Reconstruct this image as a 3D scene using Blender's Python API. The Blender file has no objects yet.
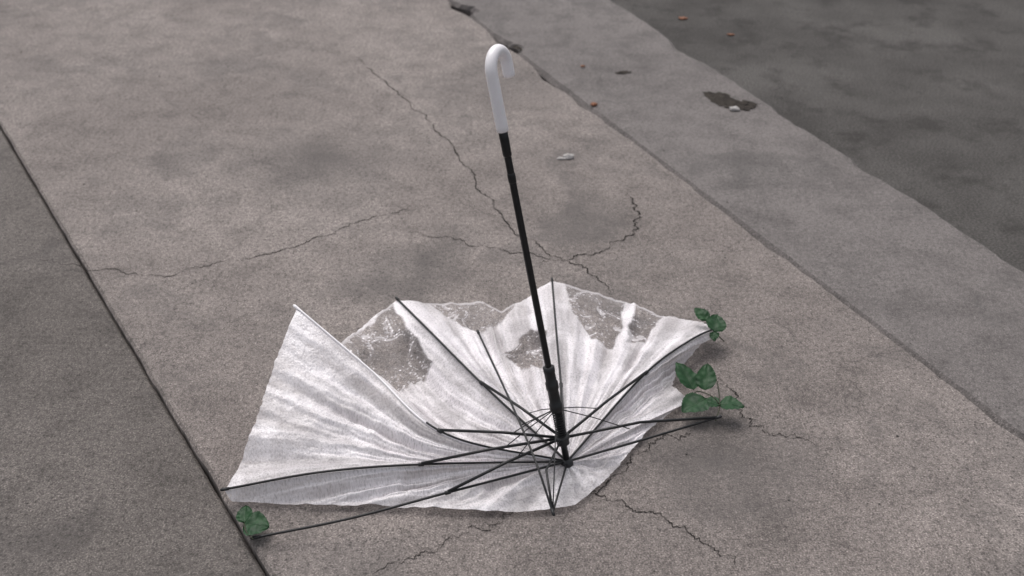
import bpy, bmesh, math, random
import numpy as np
from mathutils import Vector, Matrix, noise
random.seed(7)
sc=bpy.context.scene

# ---------------------------------------------------------------- helpers
def link(o,parent=None):
    bpy.context.collection.objects.link(o)
    if parent: o.parent=parent
    return o
def empty(name):
    o=bpy.data.objects.new(name,None); o.empty_display_size=.05
    return link(o)
def mesh(name,vs,fs,mat=None,parent=None,smooth=True):
    me=bpy.data.meshes.new(name); me.from_pydata([tuple(v) for v in vs],[],fs); me.update()
    if mat: me.materials.append(mat)
    if smooth: me.polygons.foreach_set('use_smooth',[True]*len(me.polygons))
    return link(bpy.data.objects.new(name,me),parent)
def tube_data(pts,rad,seg=10,base=0):
    pts=[Vector(p) for p in pts]; n=len(pts)
    if not hasattr(rad,'__len__'): rad=[rad]*n
    T=[(pts[min(i+1,n-1)]-pts[max(i-1,0)]).normalized() for i in range(n)]
    up=Vector((0,0,1)) if abs(T[0].z)<.9 else Vector((0,1,0))
    N=T[0].cross(up).normalized(); vs=[];fs=[]
    for i in range(n):
        if i: N=(N-T[i]*N.dot(T[i])).normalized()
        B=T[i].cross(N)
        for k in range(seg):
            a=2*math.pi*k/seg
            vs.append(pts[i]+(N*math.cos(a)+B*math.sin(a))*rad[i])
    for i in range(n-1):
        for k in range(seg):
            a=base+i*seg+k;b=base+i*seg+(k+1)%seg
            fs.append((a,b,b+seg,a+seg))
    fs.append(tuple(base+k for k in range(seg))[::-1]); fs.append(tuple(base+(n-1)*seg+k for k in range(seg)))
    return vs,fs
def tubes(name,items,mat,parent=None,seg=10):
    V=[];F=[]
    for p,r in items:
        v,f=tube_data(p,r,seg,len(V)); V+=v;F+=f
    return mesh(name,V,F,mat,parent)
def smooth_poly(pts,n=24):
    P=[Vector(p) for p in pts]
    if len(P)==2: return [P[0].lerp(P[1],i/n) for i in range(n+1)]
    Q=[P[0]*2-P[1]]+P+[P[-1]*2-P[-2]]; out=[]
    m=len(P)-1
    for i in range(n+1):
        u=i/n*m; k=min(int(u),m-1); t=u-k
        a,b,c,d=Q[k:k+4]
        out.append(.5*((2*b)+(c-a)*t+(2*a-5*b+4*c-d)*t*t+(3*b-a-3*c+d)*t**3))
    return out
def lin_poly(pts,n):
    P=[Vector(p) for p in pts]; L=[0]
    for i in range(1,len(P)): L.append(L[-1]+(P[i]-P[i-1]).length)
    out=[]
    for i in range(n+1):
        u=L[-1]*i/n; k=0
        while k<len(P)-2 and L[k+1]<u: k+=1
        out.append(P[k].lerp(P[k+1],(u-L[k])/max(1e-9,L[k+1]-L[k])))
    return out

class NT:
    def __init__(s,name,dim='3D'):
        s.dim=dim
        s.m=bpy.data.materials.new(name); s.m.use_nodes=True
        s.t=s.m.node_tree; s.t.nodes.clear(); s.out=s.n('ShaderNodeOutputMaterial')
    def n(s,ty,**kw):
        o=s.t.nodes.new(ty)
        for k,v in kw.items(): setattr(o,k,v)
        return o
    def l(s,a,b): s.t.links.new(a,b)
    def coord(s): 
        if not hasattr(s,'_c'): s._c=s.n('ShaderNodeTexCoord').outputs['Object']
        return s._c
    def noise(s,scale,detail=4,rough=.55,vec=None,dist=0):
        o=s.n('ShaderNodeTexNoise',noise_dimensions=s.dim); o.inputs['Scale'].default_value=scale; o.inputs['Detail'].default_value=detail
        o.inputs['Roughness'].default_value=rough; o.inputs['Distortion'].default_value=dist
        s.l(vec or s.coord(),o.inputs['Vector']); return o.outputs['Fac']
    def ramp(s,fac,stops):
        o=s.n('ShaderNodeValToRGB'); e=o.color_ramp.elements
        while len(e)<len(stops): e.new(.5)
        for i,(p,c) in enumerate(stops):
            e[i].position=p; e[i].color=(*c,1) if hasattr(c,'__len__') else (c,c,c,1)
        s.l(fac,o.inputs[0]); return o.outputs[0]
    def mix(s,a,b,fac,mode='MIX'):
        o=s.n('ShaderNodeMix',data_type='RGBA',blend_type=mode)
        for i,v in ((0,fac),(6,a),(7,b)):
            if hasattr(v,'links'): s.l(v,o.inputs[i])
            elif hasattr(v,'__len__'): o.inputs[i].default_value=(*v,1)
            else: o.inputs[i].default_value=v if i==0 else (v,v,v,1)
        return o.outputs[2]
    def math(s,op,a,b=0,clamp=False):
        o=s.n('ShaderNodeMath',operation=op,use_clamp=clamp)
        for i,v in enumerate((a,b)):
            if hasattr(v,'links'): s.l(v,o.inputs[i])
            else: o.inputs[i].default_value=v
        return o.outputs[0]
    def bump(s,h,dist,strength=1,nrm=None):
        o=s.n('ShaderNodeBump'); o.inputs['Distance'].default_value=dist; o.inputs['Strength'].default_value=strength
        s.l(h,o.inputs['Height'])
        if nrm: s.l(nrm,o.inputs['Normal'])
        return o.outputs[0]
    def bsdf(s,col,rough=.6,nrm=None,metal=0,spec=.5):
        o=s.n('ShaderNodeBsdfPrincipled')
        if hasattr(col,'links'): s.l(col,o.inputs['Base Color'])
        else: o.inputs['Base Color'].default_value=(*col,1)
        if hasattr(rough,'links'): s.l(rough,o.inputs['Roughness'])
        else: o.inputs['Roughness'].default_value=rough
        o.inputs['Metallic'].default_value=metal
        o.inputs['Specular IOR Level'].default_value=spec
        if nrm: s.l(nrm,o.inputs['Normal'])
        return o.outputs[0]
    def done(s,sh): s.l(sh,s.out.inputs['Surface']); return s.m

def concrete(name,dark,light,stain_shade_col,stains_and_shade=(),grain=1.0,crack=.3):
    N=NT(name,'2D')
    wn=N.n('ShaderNodeTexNoise',noise_dimensions='2D'); wn.inputs['Scale'].default_value=6; wn.inputs['Detail'].default_value=4; N.l(N.coord(),wn.inputs['Vector'])
    wv=N.n('ShaderNodeVectorMath',operation='MULTIPLY_ADD'); wv.inputs[1].default_value=(.34,.34,0)
    sh=N.n('ShaderNodeVectorMath',operation='ADD'); sh.inputs[1].default_value=(-.17,-.17,0); N.l(N.coord(),sh.inputs[0])
    N.l(wn.outputs['Color'],wv.inputs[0]); N.l(sh.outputs[0],wv.inputs[2]); W=wv.outputs[0]
    big=N.noise(1.3,3,.6); med=N.noise(8,5,.72); fine=N.noise(90,3,.8); grit=N.noise(300,1,.6)
    base=N.mix(dark,light,N.ramp(big,[(.33,0),(.67,1)]))
    base=N.mix(base,N.ramp(med,[(.25,.66),(.5,1.0),(.75,1.20)]),.85,'MULTIPLY')
    base=N.mix(base,N.ramp(fine,[(.28,.50),(.5,1.0),(.72,1.36)]),.85*grain,'MULTIPLY')
    base=N.mix(base,N.ramp(grit,[(.2,.3),(.4,.90),(.6,1.08),(.8,2.1)]),.9*grain,'MULTIPLY')
    base=N.mix(base,stain_shade_col,N.math('MULTIPLY',N.ramp(N.noise(2.6,3,.7,vec=W),[(.52,0),(.68,1)]),.45))
    tot=None
    for (x,y,r,k) in stains_and_shade:
        vm=N.n('ShaderNodeVectorMath',operation='DISTANCE'); N.l(W,vm.inputs[0]); vm.inputs[1].default_value=(x,y,0)
        f=N.math('MULTIPLY',N.math('SUBTRACT',1,N.math('DIVIDE',vm.outputs['Value'],r),True),k*1.2)
        tot=f if tot is None else N.math('MAXIMUM',tot,f)
    if tot is not None: base=N.mix(base,stain_shade_col,N.math('MINIMUM',tot,.8))
    v=N.n('ShaderNodeTexVoronoi',voronoi_dimensions='2D'); v.inputs['Scale'].default_value=60; N.l(N.coord(),v.inputs['Vector'])
    pm=N.math('MAXIMUM',N.ramp(v.outputs['Distance'],[(.09,0),(.2,1)]),N.ramp(big,[(.48,1),(.55,0)]))
    base=N.mix(base,N.ramp(pm,[(0,.55),(1,1)]),.8,'MULTIPLY')
    if crack:
        c=N.n('ShaderNodeTexVoronoi',feature='DISTANCE_TO_EDGE',voronoi_dimensions='2D'); c.inputs['Scale'].default_value=1.4; N.l(W,c.inputs['Vector'])
        cr=N.math('MAXIMUM',N.ramp(c.outputs['Distance'],[(.0,0),(.005,1)]),N.ramp(wn.outputs['Fac'],[(.42,1),(.55,0)]))
        base=N.mix(base,N.ramp(cr,[(0,1-crack),(1,1)]),1,'MULTIPLY')
    h=N.math('ADD',med,N.math('ADD',N.math('MULTIPLY',fine,.35),N.math('MULTIPLY',grit,.16)))
    return N.done(N.bsdf(base,.85,N.bump(h,.007,.55),spec=.3))

M_slab=concrete('weathered_concrete',(.172,.150,.140),(.240,.211,.197),(.094,.085,.082),
   stains_and_shade=[(-.226,2.324,.22,.6),(-.589,2.917,.30,.6),(.209,2.61,.16,.6),(.37,1.62,.2,.7),(-.395,3.02,.2,.35),(.159,2.965,.1,.4),(-.06,3.55,.3,.35)],crack=.4)  # the spot right of the canopy is its soft shadow, painted into the slab
M_strip=concrete('kerb_concrete',(.135,.122,.118),(.180,.163,.157),(.075,.070,.068),grain=.75,crack=.15)
M_left=concrete('gutter_concrete',(.105,.093,.086),(.145,.129,.12),(.065,.058,.056),grain=1,crack=.2)
def asphalt():
    N=NT('asphalt','2D')
    big=N.noise(2,4,.6); grit=N.noise(160,3,.7)
    c=N.mix((.052,.048,.045),(.095,.089,.084),N.ramp(big,[(.3,0),(.7,1)]))
    c=N.mix(c,N.ramp(grit,[(.3,.5),(.5,1),(.7,1.9)]),.8,'MULTIPLY')
    c=N.mix(c,(.03,.027,.025),N.ramp(N.noise(5,4,.7),[(.52,0),(.68,.6)]))
    return N.done(N.bsdf(c,.9,N.bump(grit,.004,.8),spec=.3))
M_asph=asphalt()
def crackmat():
    N=NT('crack_dirt','2D')
    c=N.ramp(N.noise(60,2),[(.3,(.018,.016,.015)),(.7,(.05,.044,.041))])
    d=N.bsdf(c,.95,spec=.1); t=N.n('ShaderNodeBsdfTransparent'); m=N.n('ShaderNodeMixShader')
    f=N.math('MULTIPLY',N.ramp(N.noise(14,3,.7),[(.34,.22),(.54,1)]),.88)
    N.l(f,m.inputs[0]); N.l(t.outputs[0],m.inputs[1]); N.l(d,m.inputs[2])
    return N.done(m.outputs[0])
M_crack=crackmat()

# ---------------------------------------------------------------- ground
def sheet(name,x0,x1,y0,y1,z,mat):
    return mesh(name,[(x0,y0,z),(x1,y0,z),(x1,y1,z),(x0,y1,z)],[(0,1,2,3)],mat,smooth=False)
sheet('ground',-400,400,-400,400,-.055,M_asph)
def fn(v,s,seed=0,oct=4):
    return noise.fractal(Vector((v*s,seed*7.3,1.1)),1.0,2.0,oct)
def L1(y): return 1.770-.4525*y
def L2(y): return .444+(4.475-y)*.392
def L0(y): return (.4306-.635*y) if y>1.0 else (-.2044-.45*(y-1.0))
def g(y,c,w): return math.exp(-((y-c)/w)**2)
def slab(name,lf,rf,ztop,mat,ys,depth=.05,bev=.007):
    V=[];F=[];k=8
    for y in ys:
        a=lf(y);b=rf(y)
        row=[(a,ztop-depth),(a,ztop-bev*.9),(a+bev,ztop),((a*2+b)/3,ztop),((a+2*b)/3,ztop),(b-bev,ztop),(b,ztop-bev*.9),(b,ztop-depth)]
        V+=[(x,y,z) for x,z in row]
    for i in range(len(ys)-1):
        for j in range(k-1):
            a=i*k+j; F.append((a,a+1,a+1+k,a+k))
    return mesh(name,V,F,mat,smooth=False)
ys=[-6+i*.1 for i in range(70)]+[1+i*.006 for i in range(700)]+[5.2+i*.05 for i in range(60)]+[8.2+i*1.0 for i in range(40)]
ys=sorted(set(round(y,4) for y in ys))
slab('pavement',
  lambda y:L0(y)+.001+.003*fn(y,14,1)+.006*max(0,fn(y,5,2)),
  lambda y:L1(y)-.002-.007*abs(fn(y,12,3))-.02*max(0,fn(y,3.5,4))-.03*g(y,4.37,.06)-.022*g(y,3.97,.09)-.02*g(y,3.37,.05)-.012*g(y,3.6,.1),
  0,M_slab,ys)
slab('kerb',
  lambda y:L1(y)+.001+.004*abs(fn(y,10,5))+.05*g(y,4.39,.07)*(1+fn(y,20,8))+.03*g(y,3.97,.06)*(1+fn(y,20,8)),
  lambda y:L2(y)-.012*abs(fn(y,7,6))-.02*max(0,fn(y,2,7))-.03*g(y,3.9,.1)-.018*g(y,2.9,.08),
  -.010,M_strip,ys,bev=.018)
slab('gutter',lambda y:L0(y)-25,lambda y:L0(y)-.001-.003*abs(fn(y,9,9)),-.012,M_left,ys,bev=.007)

CR=[([(-.687,2.363),(-.542,2.448),(-.403,2.57),(-.251,2.667)],.004),
([(-.611,3.884),(-.431,3.541),(-.26,3.245),(-.121,2.884),(-.005,2.554),(.12,2.382),(.192,2.324),(.254,2.187)],.005),
([(.316,2.757),(.33,2.61),(.306,2.5),(.171,2.397),(.057,2.363)],.006),
([(-.24,1.325),(-.126,1.394),(-.039,1.443),(.014,1.476)],.0035),
([(.126,1.534),(.232,1.482),(.33,1.406),(.402,1.322)],.004),
([(.143,1.508),(.247,1.633),(.3,1.678),(.36,1.70)],.0035),
([(.442,1.891),(.471,1.756),(.502,1.708),(.60,1.66)],.004),
([(-.266,2.516),(-.108,2.458),(.119,2.363)],.004),
([(-.687,2.363),(-.9,2.30),(-1.2,2.38)],.0035)]
V=[];F=[]
for ci,(pl,w) in enumerate(CR):
    pts=smooth_poly([(x,y,0) for x,y in pl],int(120*len(pl)/3)); n=len(pts)
    b=len(V)
    for i,p in enumerate(pts):
        T=(pts[min(i+1,n-1)]-pts[max(i-1,0)]).normalized(); S=Vector((-T.y,T.x,0))
        L=i/n*len(pl)
        p=p+S*(.022*fn(L,2.2,20+ci,5)+.006*fn(L,14,40+ci))
        ww=w*.5*(.35+.9*abs(fn(L,6,60+ci))+.25)*min(1,8*i/n+.1,8*(n-1-i)/n+.1)
        V+=[(p+S*ww)+Vector((0,0,.0012)),(p-S*ww)+Vector((0,0,.0012))]
    for i in range(n-1): F.append((b+2*i,b+2*i+1,b+2*i+3,b+2*i+2))
mesh('pavement_cracks',V,F,M_crack,smooth=False)
N=NT('hollow_shade_dirt'); c=N.ramp(N.noise(60,5,.7),[(.3,(.018,.016,.015)),(.7,(.07,.06,.052))])
M_hollow_dirt=N.done(N.bsdf(c,.95,N.bump(N.noise(60,5),.01),spec=.1))  # dirt colour, dark enough to include the shade inside broken hollows
V=[];F=[]
for (cx,cy,a,bb,ang,z,sd) in [(.70,3.44,.062,.046,-.95,-.0085,1),(.745,3.37,.045,.026,-.2,-.0085,2),(.775,3.40,.03,.018,-.6,-.0085,5),(.39,3.68,.028,.012,.2,-.0085,3),(.02,3.93,.03,.012,-1.1,-.0085,4)]:
    b=len(V); n=48; V.append((cx,cy,z+sd*.0004+.0003))
    for i in range(n):
        t=2*math.pi*i/n; r=1+.45*noise.fractal(Vector((math.cos(t)*1.6+sd*5,math.sin(t)*1.6,0)),1,2,4)
        x=a*r*math.cos(t);y=bb*r*math.sin(t)
        V.append((cx+x*math.cos(ang)-y*math.sin(ang),cy+x*math.sin(ang)+y*math.cos(ang),z+sd*.0004))
    for i in range(n): F.append((b,b+1+i,b+1+(i+1)%n))
mesh('hollow_shade_dirt_patches',V,F,M_hollow_dirt,smooth=False)  # flat patches on the kerb: dirt, and hollows whose shade is only colour

# ---------------------------------------------------------------- umbrella
U=empty('broken_umbrella')
N=NT('black_metal'); M_blk=N.done(N.bsdf(N.ramp(N.noise(90,2),[(.3,(.006,.006,.007)),(.75,(.016,.016,.017))]),.4,spec=.4))
N=NT('black_plastic'); M_plast=N.done(N.bsdf(N.ramp(N.noise(40,2),[(.3,(.008,.008,.009)),(.7,(.018,.018,.02))]),.5))
N=NT('white_plastic'); M_wht=N.done(N.bsdf(N.ramp(N.noise(25,3),[(.3,(.86,.83,.85)),(.7,(.93,.90,.92))]),.35,N.bump(N.noise(80,3),.0004)))
N=NT('dark_steel'); M_steel=N.done(N.bsdf(N.ramp(N.noise(120,2),[(.3,(.015,.015,.017)),(.7,(.04,.04,.042))]),.4,metal=.5))
A=Vector((.103,1.575,.03));B=Vector((-.0145,1.64,.671)); D=(B-A).normalized()
def ax(z): return A+D*((z-A.z)/D.z)
tubes('shaft',[([ax(.02),ax(.16),ax(.40),ax(.66),ax(.69)],.0060),
               ([ax(.63),ax(.633),ax(.66),ax(.672),ax(.674)],[.0060,.0074,.0076,.0076,.0060]),
               ([ax(.585),ax(.587),ax(.60),ax(.602)],[.0060,.0068,.0068,.0060])],M_blk,U,16)
hp=[ax(.672+.093*i/10) for i in range(11)]
c0=ax(.766); R=.028; hd=Vector((.42,.907,0)).normalized()
for i in range(1,25):
    a=math.pi*i/24
    hp.append(c0+hd*(R-R*math.cos(a))+D*(R*math.sin(a)))
e=hp[-1]
for i in range(1,6): hp.append(e-D*(.020*i/5))
hr=[.0098]*len(hp)
hp=[hp[0]]+hp; hr=[.0078]+hr
last=hp[-1]; hp+=[last-D*.003,last-D*.0045]; hr+=[.0088,.004]
hp[1]=hp[0]+D*.0015
tubes('handle',[(hp,hr)],M_wht,U,24)
tubes('runner_sleeve',[([ax(z) for z in (.145,.147,.16,.162,.19,.192,.205,.207,.225,.228,.236,.238)],
      [.006,.0122,.0122,.0102,.0102,.0116,.0116,.0099,.0099,.0106,.0106,.006])],M_plast,U,20)
sp=[];nt=11
for i in range(nt*14+1):
    a=2*math.pi*i/14; z=.092+.056*i/(nt*14)
    x=D.cross(Vector((0,1,0))).normalized(); y=D.cross(x)
    sp.append(ax(z)+(x*math.cos(a)+y*math.sin(a))*.0088)
tubes('spring',[(sp,.0014)],M_steel,U,6)
tubes('runner_hub',[([ax(z) for z in (.072,.074,.084,.086,.090,.092)],[.006,.012,.012,.0145,.0145,.007])],M_plast,U,20)
tubes('notch_hub',[([ax(z) for z in (.020,.022,.034,.036,.04)],[.006,.0115,.0115,.009,.006])],M_plast,U,20)
tubes('ferrule',[([ax(z) for z in (.001,.003,.012,.022)],[.003,.0045,.0055,.006])],M_plast,U,14)
H=ax(.03);Cn=ax(.086)
R1=smooth_poly([H,(.266,1.803,.06),(.378,1.928,.06),(.462,2.014,.04)],40)
R2=smooth_poly([H,(.099,1.773,.05),(.095,1.973,.06),(.094,2.208,.04)],40)
R3=smooth_poly([H,(-.043,1.737,.07),(-.175,1.947,.07),(-.259,2.093,.06)],40)
R4=smooth_poly([H,(-.125,1.596,.08),(-.276,1.732,.13),(-.429,1.845,.2)],40)
R5=smooth_poly([H,(-.171,1.532,.06),(-.347,1.511,.06),(-.52,1.499,.03)],40)
R6=smooth_poly([H,(-.118,1.456,.06),(-.282,1.414,.04),(-.447,1.396,.012)],40)
R7=smooth_poly([(-.07,1.878,.12),(-.004,1.624,.14),(.04,1.468,.13),(.069,1.381,.09)],30)
R8=smooth_poly([H,(.243,1.621,.042),(.40,1.681,.05)],30)
lift=Vector((0,0,.004))
ribs=[([p+lift for p in r],.0023) for r in (R1,R2,R3,R5,R6,R8)]
ribs.append(([p+lift for p in R4[:17]],.0020))
ribs.append((R7,.0021)); ribs.append(([H,Vector((.085,1.47,.065)),R7[-1]],.0020))
ribs.append(([Cn,Vector((.06,1.47,.105)),R7[-1]],.0022))
tubes('ribs',ribs,M_blk,U,8)
j=lambda r,i:r[i]+Vector((0,0,.006))
st=[]
for r,i in ((R1,14),(R2,14),(R3,15),(R4,14),(R5,13),(R6,13)):
    e=j(r,i); m=Cn.lerp(e,.5)+Vector((0,0,.004)); st.append(([Cn,m,e],.0028))
st.append(([Cn,Vector((.244,1.64,.075)),R8[-1]+lift],.0027))
tubes('stretchers',st,M_blk,U,8)
S=ax(.15); wi=[]
for p,_ in st:
    q=p[0].lerp(p[-1],.42); wi.append(([S,S.lerp(q,.5)+Vector((0,0,.003)),q],.0010))
wi.append(([S,R7[14]],.0010)); wi.append(([S,R7[-1]],.0011))
tubes('wire_springs',wi,M_steel,U,6)
kn=[]
for r,i in ((R1,14),(R2,14),(R3,15),(R4,14),(R5,13),(R6,13)):
    d=(r[i+1]-r[i]).normalized()*.006; c=r[i]+lift; kn.append(([c-d,c-d*.8,c+d*.8,c+d],[.002,.0038,.0038,.002]))
for r in (R1,R2,R3,R5,R6,R8):
    d=(r[-1]-r[-2]).normalized()*.008; c=r[-1]+lift; kn.append(([c-d,c+d*.6,c+d],[.0030,.0032,.0015]))
for c,d in ((R7[0],R7[0]-R7[1]),(R7[-1],R7[-1]-R7[-2])):
    d=d.normalized()*.007; kn.append(([c-d,c+d*.6,c+d],[.0028,.003,.0015]))
tubes('rib_joints',kn,M_plast,U,10)
d=(R4[-1]-R4[-2]).normalized()*.01
tubes('white_rib_tip',[([R4[-1]-d,R4[-1]+d*.7,R4[-1]+d],[.003,.0035,.002])],M_wht,U,10)

# canopy ---------------------------------------------------------
CLEAR=[[(-.27,2.084),(-.362,1.95),(-.311,1.855),(-.259,1.807),(-.189,1.834),(-.163,1.869),(-.196,1.931),(-.257,2.047)],
[(-.205,2.13),(-.096,2.15),(.018,2.14),(-.027,2.055),(-.075,2.01),(-.118,2.039)],
[(-.015,1.933),(.04,2.01),(.072,1.979),(.065,1.861),(.017,1.875)],
[(.125,2.19),(.262,2.155),(.239,2.017),(.216,1.948),(.169,1.96),(.135,2.065)],
[(.288,2.14),(.345,2.09),(.29,1.974),(.245,1.965)]]
def pdist(x,y,poly):
    n=len(poly);ins=False;dm=9
    for i in range(n):
        x1,y1=poly[i];x2,y2=poly[(i+1)%n]
        dx,dy=x2-x1,y2-y1;t=max(0,min(1,((x-x1)*dx+(y-y1)*dy)/(dx*dx+dy*dy)))
        dm=min(dm,math.hypot(x-x1-t*dx,y-y1-t*dy))
        if (y1>y)!=(y2>y) and x<dx*(y-y1)/dy+x1: ins=not ins
    return dm if ins else -dm
def clearness(x,y):
    d=max(pdist(x,y,p) for p in CLEAR)
    d+=.008*noise.fractal(Vector((x*16,y*16,3)),1,2,4)
    t=max(0,min(1,(d+.003)/.006)); return t*t*(3-2*t)
def N_canopy():
    N=NT('frosted_plastic_film','2D')
    at=N.n('ShaderNodeAttribute',attribute_name='clear').outputs['Fac']
    sk=N.n('ShaderNodeAttribute',attribute_name='streak').outputs['Fac']
    hm=N.n('ShaderNodeAttribute',attribute_name='hem').outputs['Fac']
    big=N.noise(9,4,.65,dist=.4); sp=N.noise(260,2,.7)
    a=N.ramp(sk,[(.25,.50),(.5,.70),(.78,.95)])
    a=N.math('MULTIPLY',a,N.ramp(sp,[(.3,.66),(.55,1.0)]))
    a=N.math('ADD',a,N.ramp(big,[(.45,0),(.65,.18)]),True)
    v=N.n('ShaderNodeTexVoronoi',voronoi_dimensions='2D'); v.inputs['Scale'].default_value=75; N.l(N.coord(),v.inputs['Vector'])
    drop=N.ramp(v.outputs['Distance'],[(.10,1),(.20,0)])
    patch=N.noise(16,4,.7,dist=1.2)
    ca=N.math('ADD',N.ramp(patch,[(.4,.05),(.57,.12),(.63,.45),(.75,.65)]),N.math('MULTIPLY',drop,N.ramp(patch,[(.4,.1),(.6,.55)])),True)
    al=N.n('ShaderNodeMix',data_type='FLOAT'); N.l(at,al.inputs[0]); N.l(a,al.inputs[2]); N.l(ca,al.inputs[3])
    alf=N.math('MAXIMUM',al.outputs[0],N.math('MULTIPLY',hm,.42))
    nb=N.bump(N.math('ADD',N.noise(42,3,.7),N.math('ADD',N.math('MULTIPLY',sp,.25),N.math('MULTIPLY',drop,.12))),.006,.5)
    col=N.ramp(big,[(.3,(.86,.82,.845)),(.7,(.95,.91,.935))])
    df=N.n('ShaderNodeBsdfDiffuse');tr=N.n('ShaderNodeBsdfTranslucent');gl=N.n('ShaderNodeBsdfGlossy');tp=N.n('ShaderNodeBsdfTransparent')
    N.l(col,df.inputs[0]);N.l(col,tr.inputs[0]);gl.inputs['Roughness'].default_value=.3
    for o in(df,tr,gl): N.l(nb,o.inputs['Normal'])
    m1=N.n('ShaderNodeMixShader');m1.inputs[0].default_value=.14;N.l(df.outputs[0],m1.inputs[1]);N.l(tr.outputs[0],m1.inputs[2])
    m2=N.n('ShaderNodeMixShader');m2.inputs[0].default_value=.07;N.l(m1.outputs[0],m2.inputs[1]);N.l(gl.outputs[0],m2.inputs[2])
    m3=N.n('ShaderNodeMixShader');N.l(alf,m3.inputs[0]);N.l(tp.outputs[0],m3.inputs[1]);N.l(m2.outputs[0],m3.inputs[2])
    return N.done(m3.outputs[0])
M_can=N_canopy()
Fr=smooth_poly([H,(.110,1.53,.022),(.114,1.483,.010)],40)
K0=smooth_poly([H,(.24,1.68,.03),(.363,1.785,.012)],40)
panels=[
(K0,R1,[(.332,1.833,.012),(.350,1.89,.010),(.38,1.93,.012),(.41,1.974,.02),(.445,1.985,.03)],.012,4),
(R1,R2,[(.412,2.064,.02),(.346,2.08,.02),(.272,2.139,.02),(.204,2.157,.03),(.147,2.176,.04)],.03,5),
(R2,R3,[(.066,2.192,.03),(.023,2.128,.03),(-.027,2.105,.02),(-.074,2.143,.02),(-.165,2.119,.03)],.035,5),
(R3,R4,[(-.315,2.034,.04),(-.369,1.942,.04),(-.402,1.892,.12)],.05,4),
(R4,R5,[(-.46,1.735,.14),(-.48,1.613,.09),(-.504,1.544,.04)],.025,5),
(R5,Fr,[(-.508,1.489,.012),(-.384,1.483,.010),(-.238,1.476,.010),(-.121,1.47,.010),(-.004,1.463,.010),(.059,1.468,.010)],.02,6),
(Fr,K0,[(.163,1.534,.008),(.215,1.609,.008),(.273,1.699,.008),(.323,1.755,.008)],.012,4)]
V=[];F=[];C=[];SK=[];HM=[]
ns,ntt=90,100
for pi,(ra,rb,ed,sag,pl) in enumerate(panels):
    E=lin_poly([ra[-1]]+[Vector(p) for p in ed]+[rb[-1]],ntt)
    b=len(V)
    for i in range(ns+1):
        s=i/ns; u=s*(len(ra)-1);k=min(int(u),len(ra)-2)
        a=ra[k].lerp(ra[k+1],u-k); u2=s*(len(rb)-1);k2=min(int(u2),len(rb)-2)
        bb=rb[k2].lerp(rb[k2+1],u2-k2)
        for jx in range(ntt+1):
            t=jx/ntt
            e=E[jx]-(ra[-1].lerp(rb[-1],t))
            p=a.lerp(bb,t)+e*(s**1.6)
            w=math.sin(math.pi*t)**.6*min(1,s*5)
            we=w*(1-.6*s**6)
            z=p.z-sag*math.sin(math.pi*t)*math.sin(math.pi*s)*1.1
            q=t*pl+.35*fn(s,1.0,pi*3+70)+.25*noise.noise(Vector((t*4,s*1.2,pi)))
            rdg=1-2*abs((q%1)-.5)
            z+=we*.020*(rdg**1.5)*s**.6*(.5+1.0*abs(noise.noise(Vector((q//1,s*1.3,pi*5)))))
            fine=1-2*abs(noise.fractal(Vector((t*9+.8*noise.noise(Vector((s*2,t*3,pi))),s*1.6,pi*3.3)),1,2,3))
            z+=we*.008*fine*s**.5
            z+=we*.004*(1-2*abs(noise.fractal(Vector((p.x*13,p.y*13,pi)),1,2,3)))
            z+=we*.002*noise.fractal(Vector((p.x*45,p.y*45,pi)),1,2,2)
            fl=.0045+.004*abs(noise.noise(Vector((p.x*20,p.y*20,9))))
            if z<fl+.01: z=fl+.01*math.exp((z-fl-.01)/.01)
            off=we*.003
            x=p.x+off*noise.noise(Vector((p.x*30,p.y*30,2)));y=p.y+off*noise.noise(Vector((p.x*30,p.y*30,7)))
            if s>.97:
                k3=(s-.97)/.03; x+=.004*k3*noise.noise(Vector((t*30,pi,4)))*w; y+=.004*k3*noise.noise(Vector((t*30,pi,8)))*w
            V.append((x,y,z)); C.append(clearness(x,y))
            SK.append(.5+.55*noise.fractal(Vector((t*11+.6*noise.noise(Vector((s*2,t*3,pi+9))),s*1.8,pi*9.1)),1,2,4)+.15*(rdg-.5))
            HM.append(1.0 if s>.985 else 0.0)
    for i in range(ns):
        for jx in range(ntt):
            a0=b+i*(ntt+1)+jx; F.append((a0,a0+1,a0+ntt+2,a0+ntt+1))
can=mesh('canopy',V,F,M_can,U)
for nm,dat in (('clear',C),('streak',SK),('hem',HM)):
    at=can.data.attributes.new(nm,'FLOAT','POINT'); at.data.foreach_set('value',dat)
tubes('canopy_seam',[([p+Vector((0,0,.0015)) for p in R4],.0022)],M_wht,U,6)

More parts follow.
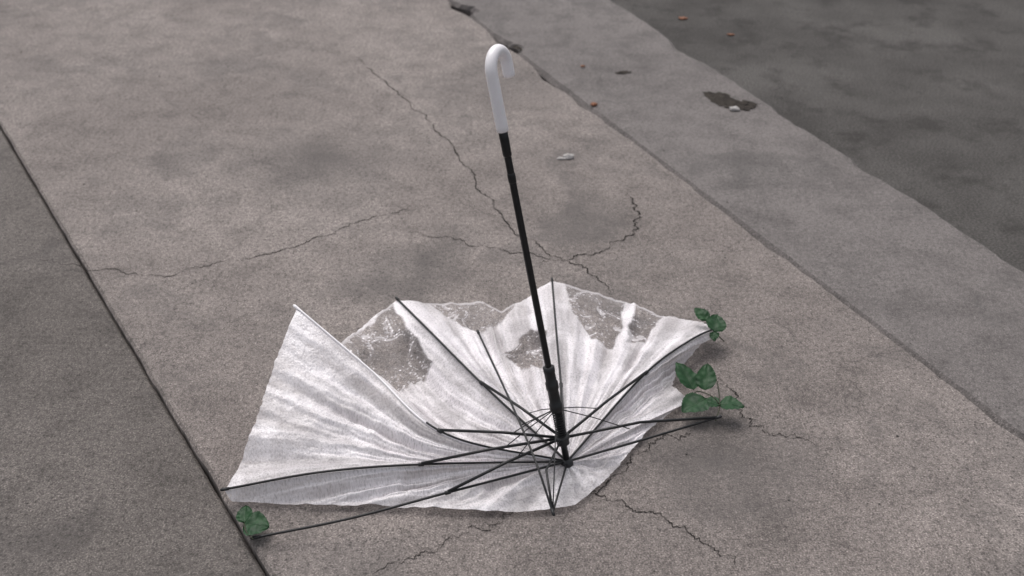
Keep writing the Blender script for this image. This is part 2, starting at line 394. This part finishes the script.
# ---------------------------------------------------------------- leaves
N=NT('green_leaf_surface')
c=N.ramp(N.noise(45,3,.6),[(.3,(.010,.038,.014)),(.7,(.022,.076,.026))])
b1=N.bsdf(c,.5,N.bump(N.noise(120,3),.001),spec=.3); tl=N.n('ShaderNodeBsdfTranslucent'); tl.inputs[0].default_value=(.03,.10,.03,1)
mx=N.n('ShaderNodeMixShader'); mx.inputs[0].default_value=.12; N.l(b1,mx.inputs[1]); N.l(tl.outputs[0],mx.inputs[2]); M_leaf=N.done(mx.outputs[0])
N=NT('twig_bark'); M_twig=N.done(N.bsdf(N.ramp(N.noise(80,3),[(.3,(.02,.03,.012)),(.7,(.05,.05,.03))]),.7))
N=NT('leaf_vein'); M_vein=N.done(N.bsdf(N.ramp(N.noise(80,2),[(.3,(.035,.085,.035)),(.7,(.05,.11,.045))]),.6))
def leaf(name,base,yaw,L,W,pitch,roll,parent,curl=.12):
    n=24;m=8;V=[];F=[]
    for i in range(n+1):
        u=i/n; w=W*.5*(max(0,math.sin(math.pi*u**.8))**.7)*(1-.22*u)
        w*=1+.025*(((i%2)*2)-1)
        for k in range(-m,m+1):
            q=k/m; x=u*L; y=q*w
            z=.16*abs(y)-curl*L*u*u+.0010*math.sin(u*30-abs(q)*5)*abs(q)+.003*noise.noise(Vector((u*3,q*2,L*90)))
            V.append(Vector((x,y,z)))
    r=2*m+1
    for i in range(n):
        for k in range(2*m):
            a=i*r+k; F.append((a,a+1,a+r+1,a+r))
    M=Matrix.Translation(base)@Matrix.Rotation(yaw,4,'Z')@Matrix.Rotation(-pitch,4,'Y')@Matrix.Rotation(roll,4,'X')
    V=[M@v for v in V]
    for v in V: v.z=max(v.z,.003)
    mesh(name,V,F,M_leaf,parent)
    mid=[V[i*r+m]+Vector((0,0,.0003)) for i in range(n+1)]
    tubes(name+'_midrib',[(mid,[.0005*(1-.8*i/n) for i in range(n+1)])],M_vein,parent,5)
T=empty('leafy_twig')
node=Vector((.372,1.775,.045)); n2=Vector((.415,1.745,.035)); rad=math.radians
leaf('leaf_1',node+Vector((-.004,.006,0)),rad(118),.070,.052,.50,.1,T)
leaf('leaf_2',node+Vector((.018,.004,0)),rad(80),.062,.046,.55,-.1,T)
leaf('leaf_3',node+Vector((.016,-.016,-.006)),rad(215),.062,.062,.0,-.1,T)
leaf('leaf_4',n2+Vector((.0,-.002,0)),rad(155),.038,.042,.1,.1,T)
leaf('leaf_5',n2,rad(-12),.048,.056,.2,-.1,T)
tubes('stem',[(smooth_poly([(.415,1.885,.03),(.420,1.82,.04),n2,(.40,1.70,.03)],14),.0013),
              (smooth_poly([n2,(.40,1.76,.045),node,(.36,1.755,.035)],12),.0011)],M_twig,T,6)
T2=empty('leafy_twig')
b=Vector((.440,1.980,.05))
leaf('leaf_1',b,rad(75),.054,.050,.35,.2,T2)
leaf('leaf_2',b+Vector((-.012,.030,.01)),rad(125),.044,.034,.35,-.2,T2)
leaf('leaf_3',b,rad(-100),.026,.024,-.2,.2,T2)
tubes('stem',[(smooth_poly([(.462,1.972,.03),b,(.432,2.01,.05),(.425,2.03,.04)],10),.0011)],M_twig,T2,6)
T3=empty('leafy_twig')
b=Vector((-.470,1.422,.022))
leaf('leaf_1',b,rad(-10),.046,.058,.15,.15,T3)
leaf('leaf_2',b+Vector((0,.004,0)),rad(100),.038,.034,.3,-.2,T3)
tubes('stem',[(smooth_poly([(-.447,1.386,.022),(-.462,1.402,.024),b,(-.485,1.45,.014)],10),.0011)],M_twig,T3,6)

# ---------------------------------------------------------------- small litter
def blob(name,loc,r,sq,mat,seed):
    bm=bmesh.new(); bmesh.ops.create_icosphere(bm,subdivisions=3,radius=1)
    for v in bm.verts:
        f=1+.35*noise.fractal(v.co*1.3+Vector((seed,0,0)),1,2,3); v.co=Vector((v.co.x*r*f*sq[0],v.co.y*r*f*sq[1],v.co.z*r*f*sq[2]))
        v.co+=Vector(loc)
    me=bpy.data.meshes.new(name); bm.to_mesh(me); bm.free(); me.materials.append(mat)
    me.polygons.foreach_set('use_smooth',[True]*len(me.polygons))
    return link(bpy.data.objects.new(name,me))
N=NT('pale_stone'); M_st=N.done(N.bsdf(N.ramp(N.noise(60,4),[(.3,(.30,.28,.27)),(.7,(.5,.48,.47))]),.8,N.bump(N.noise(90,3),.003)))
N=NT('dry_leaf_surface'); M_dry=N.done(N.bsdf(N.ramp(N.noise(60,4),[(.3,(.15,.06,.03)),(.7,(.30,.12,.06))]),.7))
N=NT('grey_grit'); M_gr=N.done(N.bsdf(N.ramp(N.noise(60,2),[(.3,(.05,.045,.042)),(.7,(.22,.20,.187))]),.85))
blob('pebble',(.165,2.962,.005),.014,(1.2,.8,.6),M_st,1)
blob('pebble',(.145,2.955,.003),.009,(1.4,.7,.4),M_st,2)
blob('pebble',(.722,3.345,-.004),.014,(1.2,.8,.5),M_st,3)
blob('dry_leaf',(.268,3.383,-.004),.011,(1,.8,.5),M_dry,4)
blob('dry_leaf',(.251,3.731,-.004),.008,(1,.7,.4),M_dry,5)
blob('dry_leaf',(.697,4.398,-.05),.014,(1.3,.8,.3),M_dry,6)
blob('dry_leaf',(.86,4.20,-.05),.010,(1.4,.8,.3),M_dry,7)
bm=bmesh.new()
for i in range(1000):
    y=random.uniform(1.1,5.0); x=random.uniform(L0(y)+.05,L1(y)-.05) if random.random()<.75 else L1(y)+random.gauss(0,.05)
    z=0 if x<L1(y)-.02 else (-.010)
    r=random.uniform(.0006,.0022)*(1.6 if random.random()<.08 else 1)
    mtx=Matrix.Translation((x,y,z+r*.4))@Matrix.Rotation(random.random()*6,4,'Z')@Matrix.Diagonal((1,random.uniform(.6,1),.6,1))
    bmesh.ops.create_icosphere(bm,subdivisions=1,radius=r,matrix=mtx)
me=bpy.data.meshes.new('grit'); bm.to_mesh(me); bm.free(); me.materials.append(M_gr); link(bpy.data.objects.new('grit',me))

# ---------------------------------------------------------------- light
w=bpy.data.worlds.new('World'); sc.world=w; w.use_nodes=True; nt=w.node_tree
bg=nt.nodes['Background']; sky=nt.nodes.new('ShaderNodeTexSky'); sky.sky_type='NISHITA'; sky.sun_disc=False
sky.sun_elevation=math.radians(65); sky.sun_rotation=math.radians(-25); sky.dust_density=5; sky.air_density=1
hs=nt.nodes.new('ShaderNodeHueSaturation'); hs.inputs['Saturation'].default_value=.3   # overcast, grey sky
nt.links.new(sky.outputs[0],hs.inputs['Color']); nt.links.new(hs.outputs[0],bg.inputs[0]); bg.inputs[1].default_value=.15
sd=bpy.data.lights.new('sun','SUN'); sd.energy=1.1; sd.angle=math.radians(40); sd.color=(1,.95,.93)
so=link(bpy.data.objects.new('sun',sd))
el=math.radians(65); az=math.radians(-25)
dirv=Vector((math.sin(az)*math.cos(el),math.cos(az)*math.cos(el),math.sin(el)))
so.rotation_euler=dirv.to_track_quat('Z','Y').to_euler(); so.location=dirv*5

# ---------------------------------------------------------------- camera
cd=bpy.data.cameras.new('camera'); cd.sensor_width=36; cd.lens=36*1103/1024; cd.clip_start=.05; cd.clip_end=1500
cd.dof.use_dof=True; cd.dof.focus_distance=2.0; cd.dof.aperture_fstop=4.5
co=link(bpy.data.objects.new('camera',cd)); co.location=(0,0,1.4); co.rotation_euler=(math.radians(90-32),0,0)
sc.camera=co
sc.view_settings.view_transform='Standard'; sc.view_settings.look='None'; sc.view_settings.exposure=0
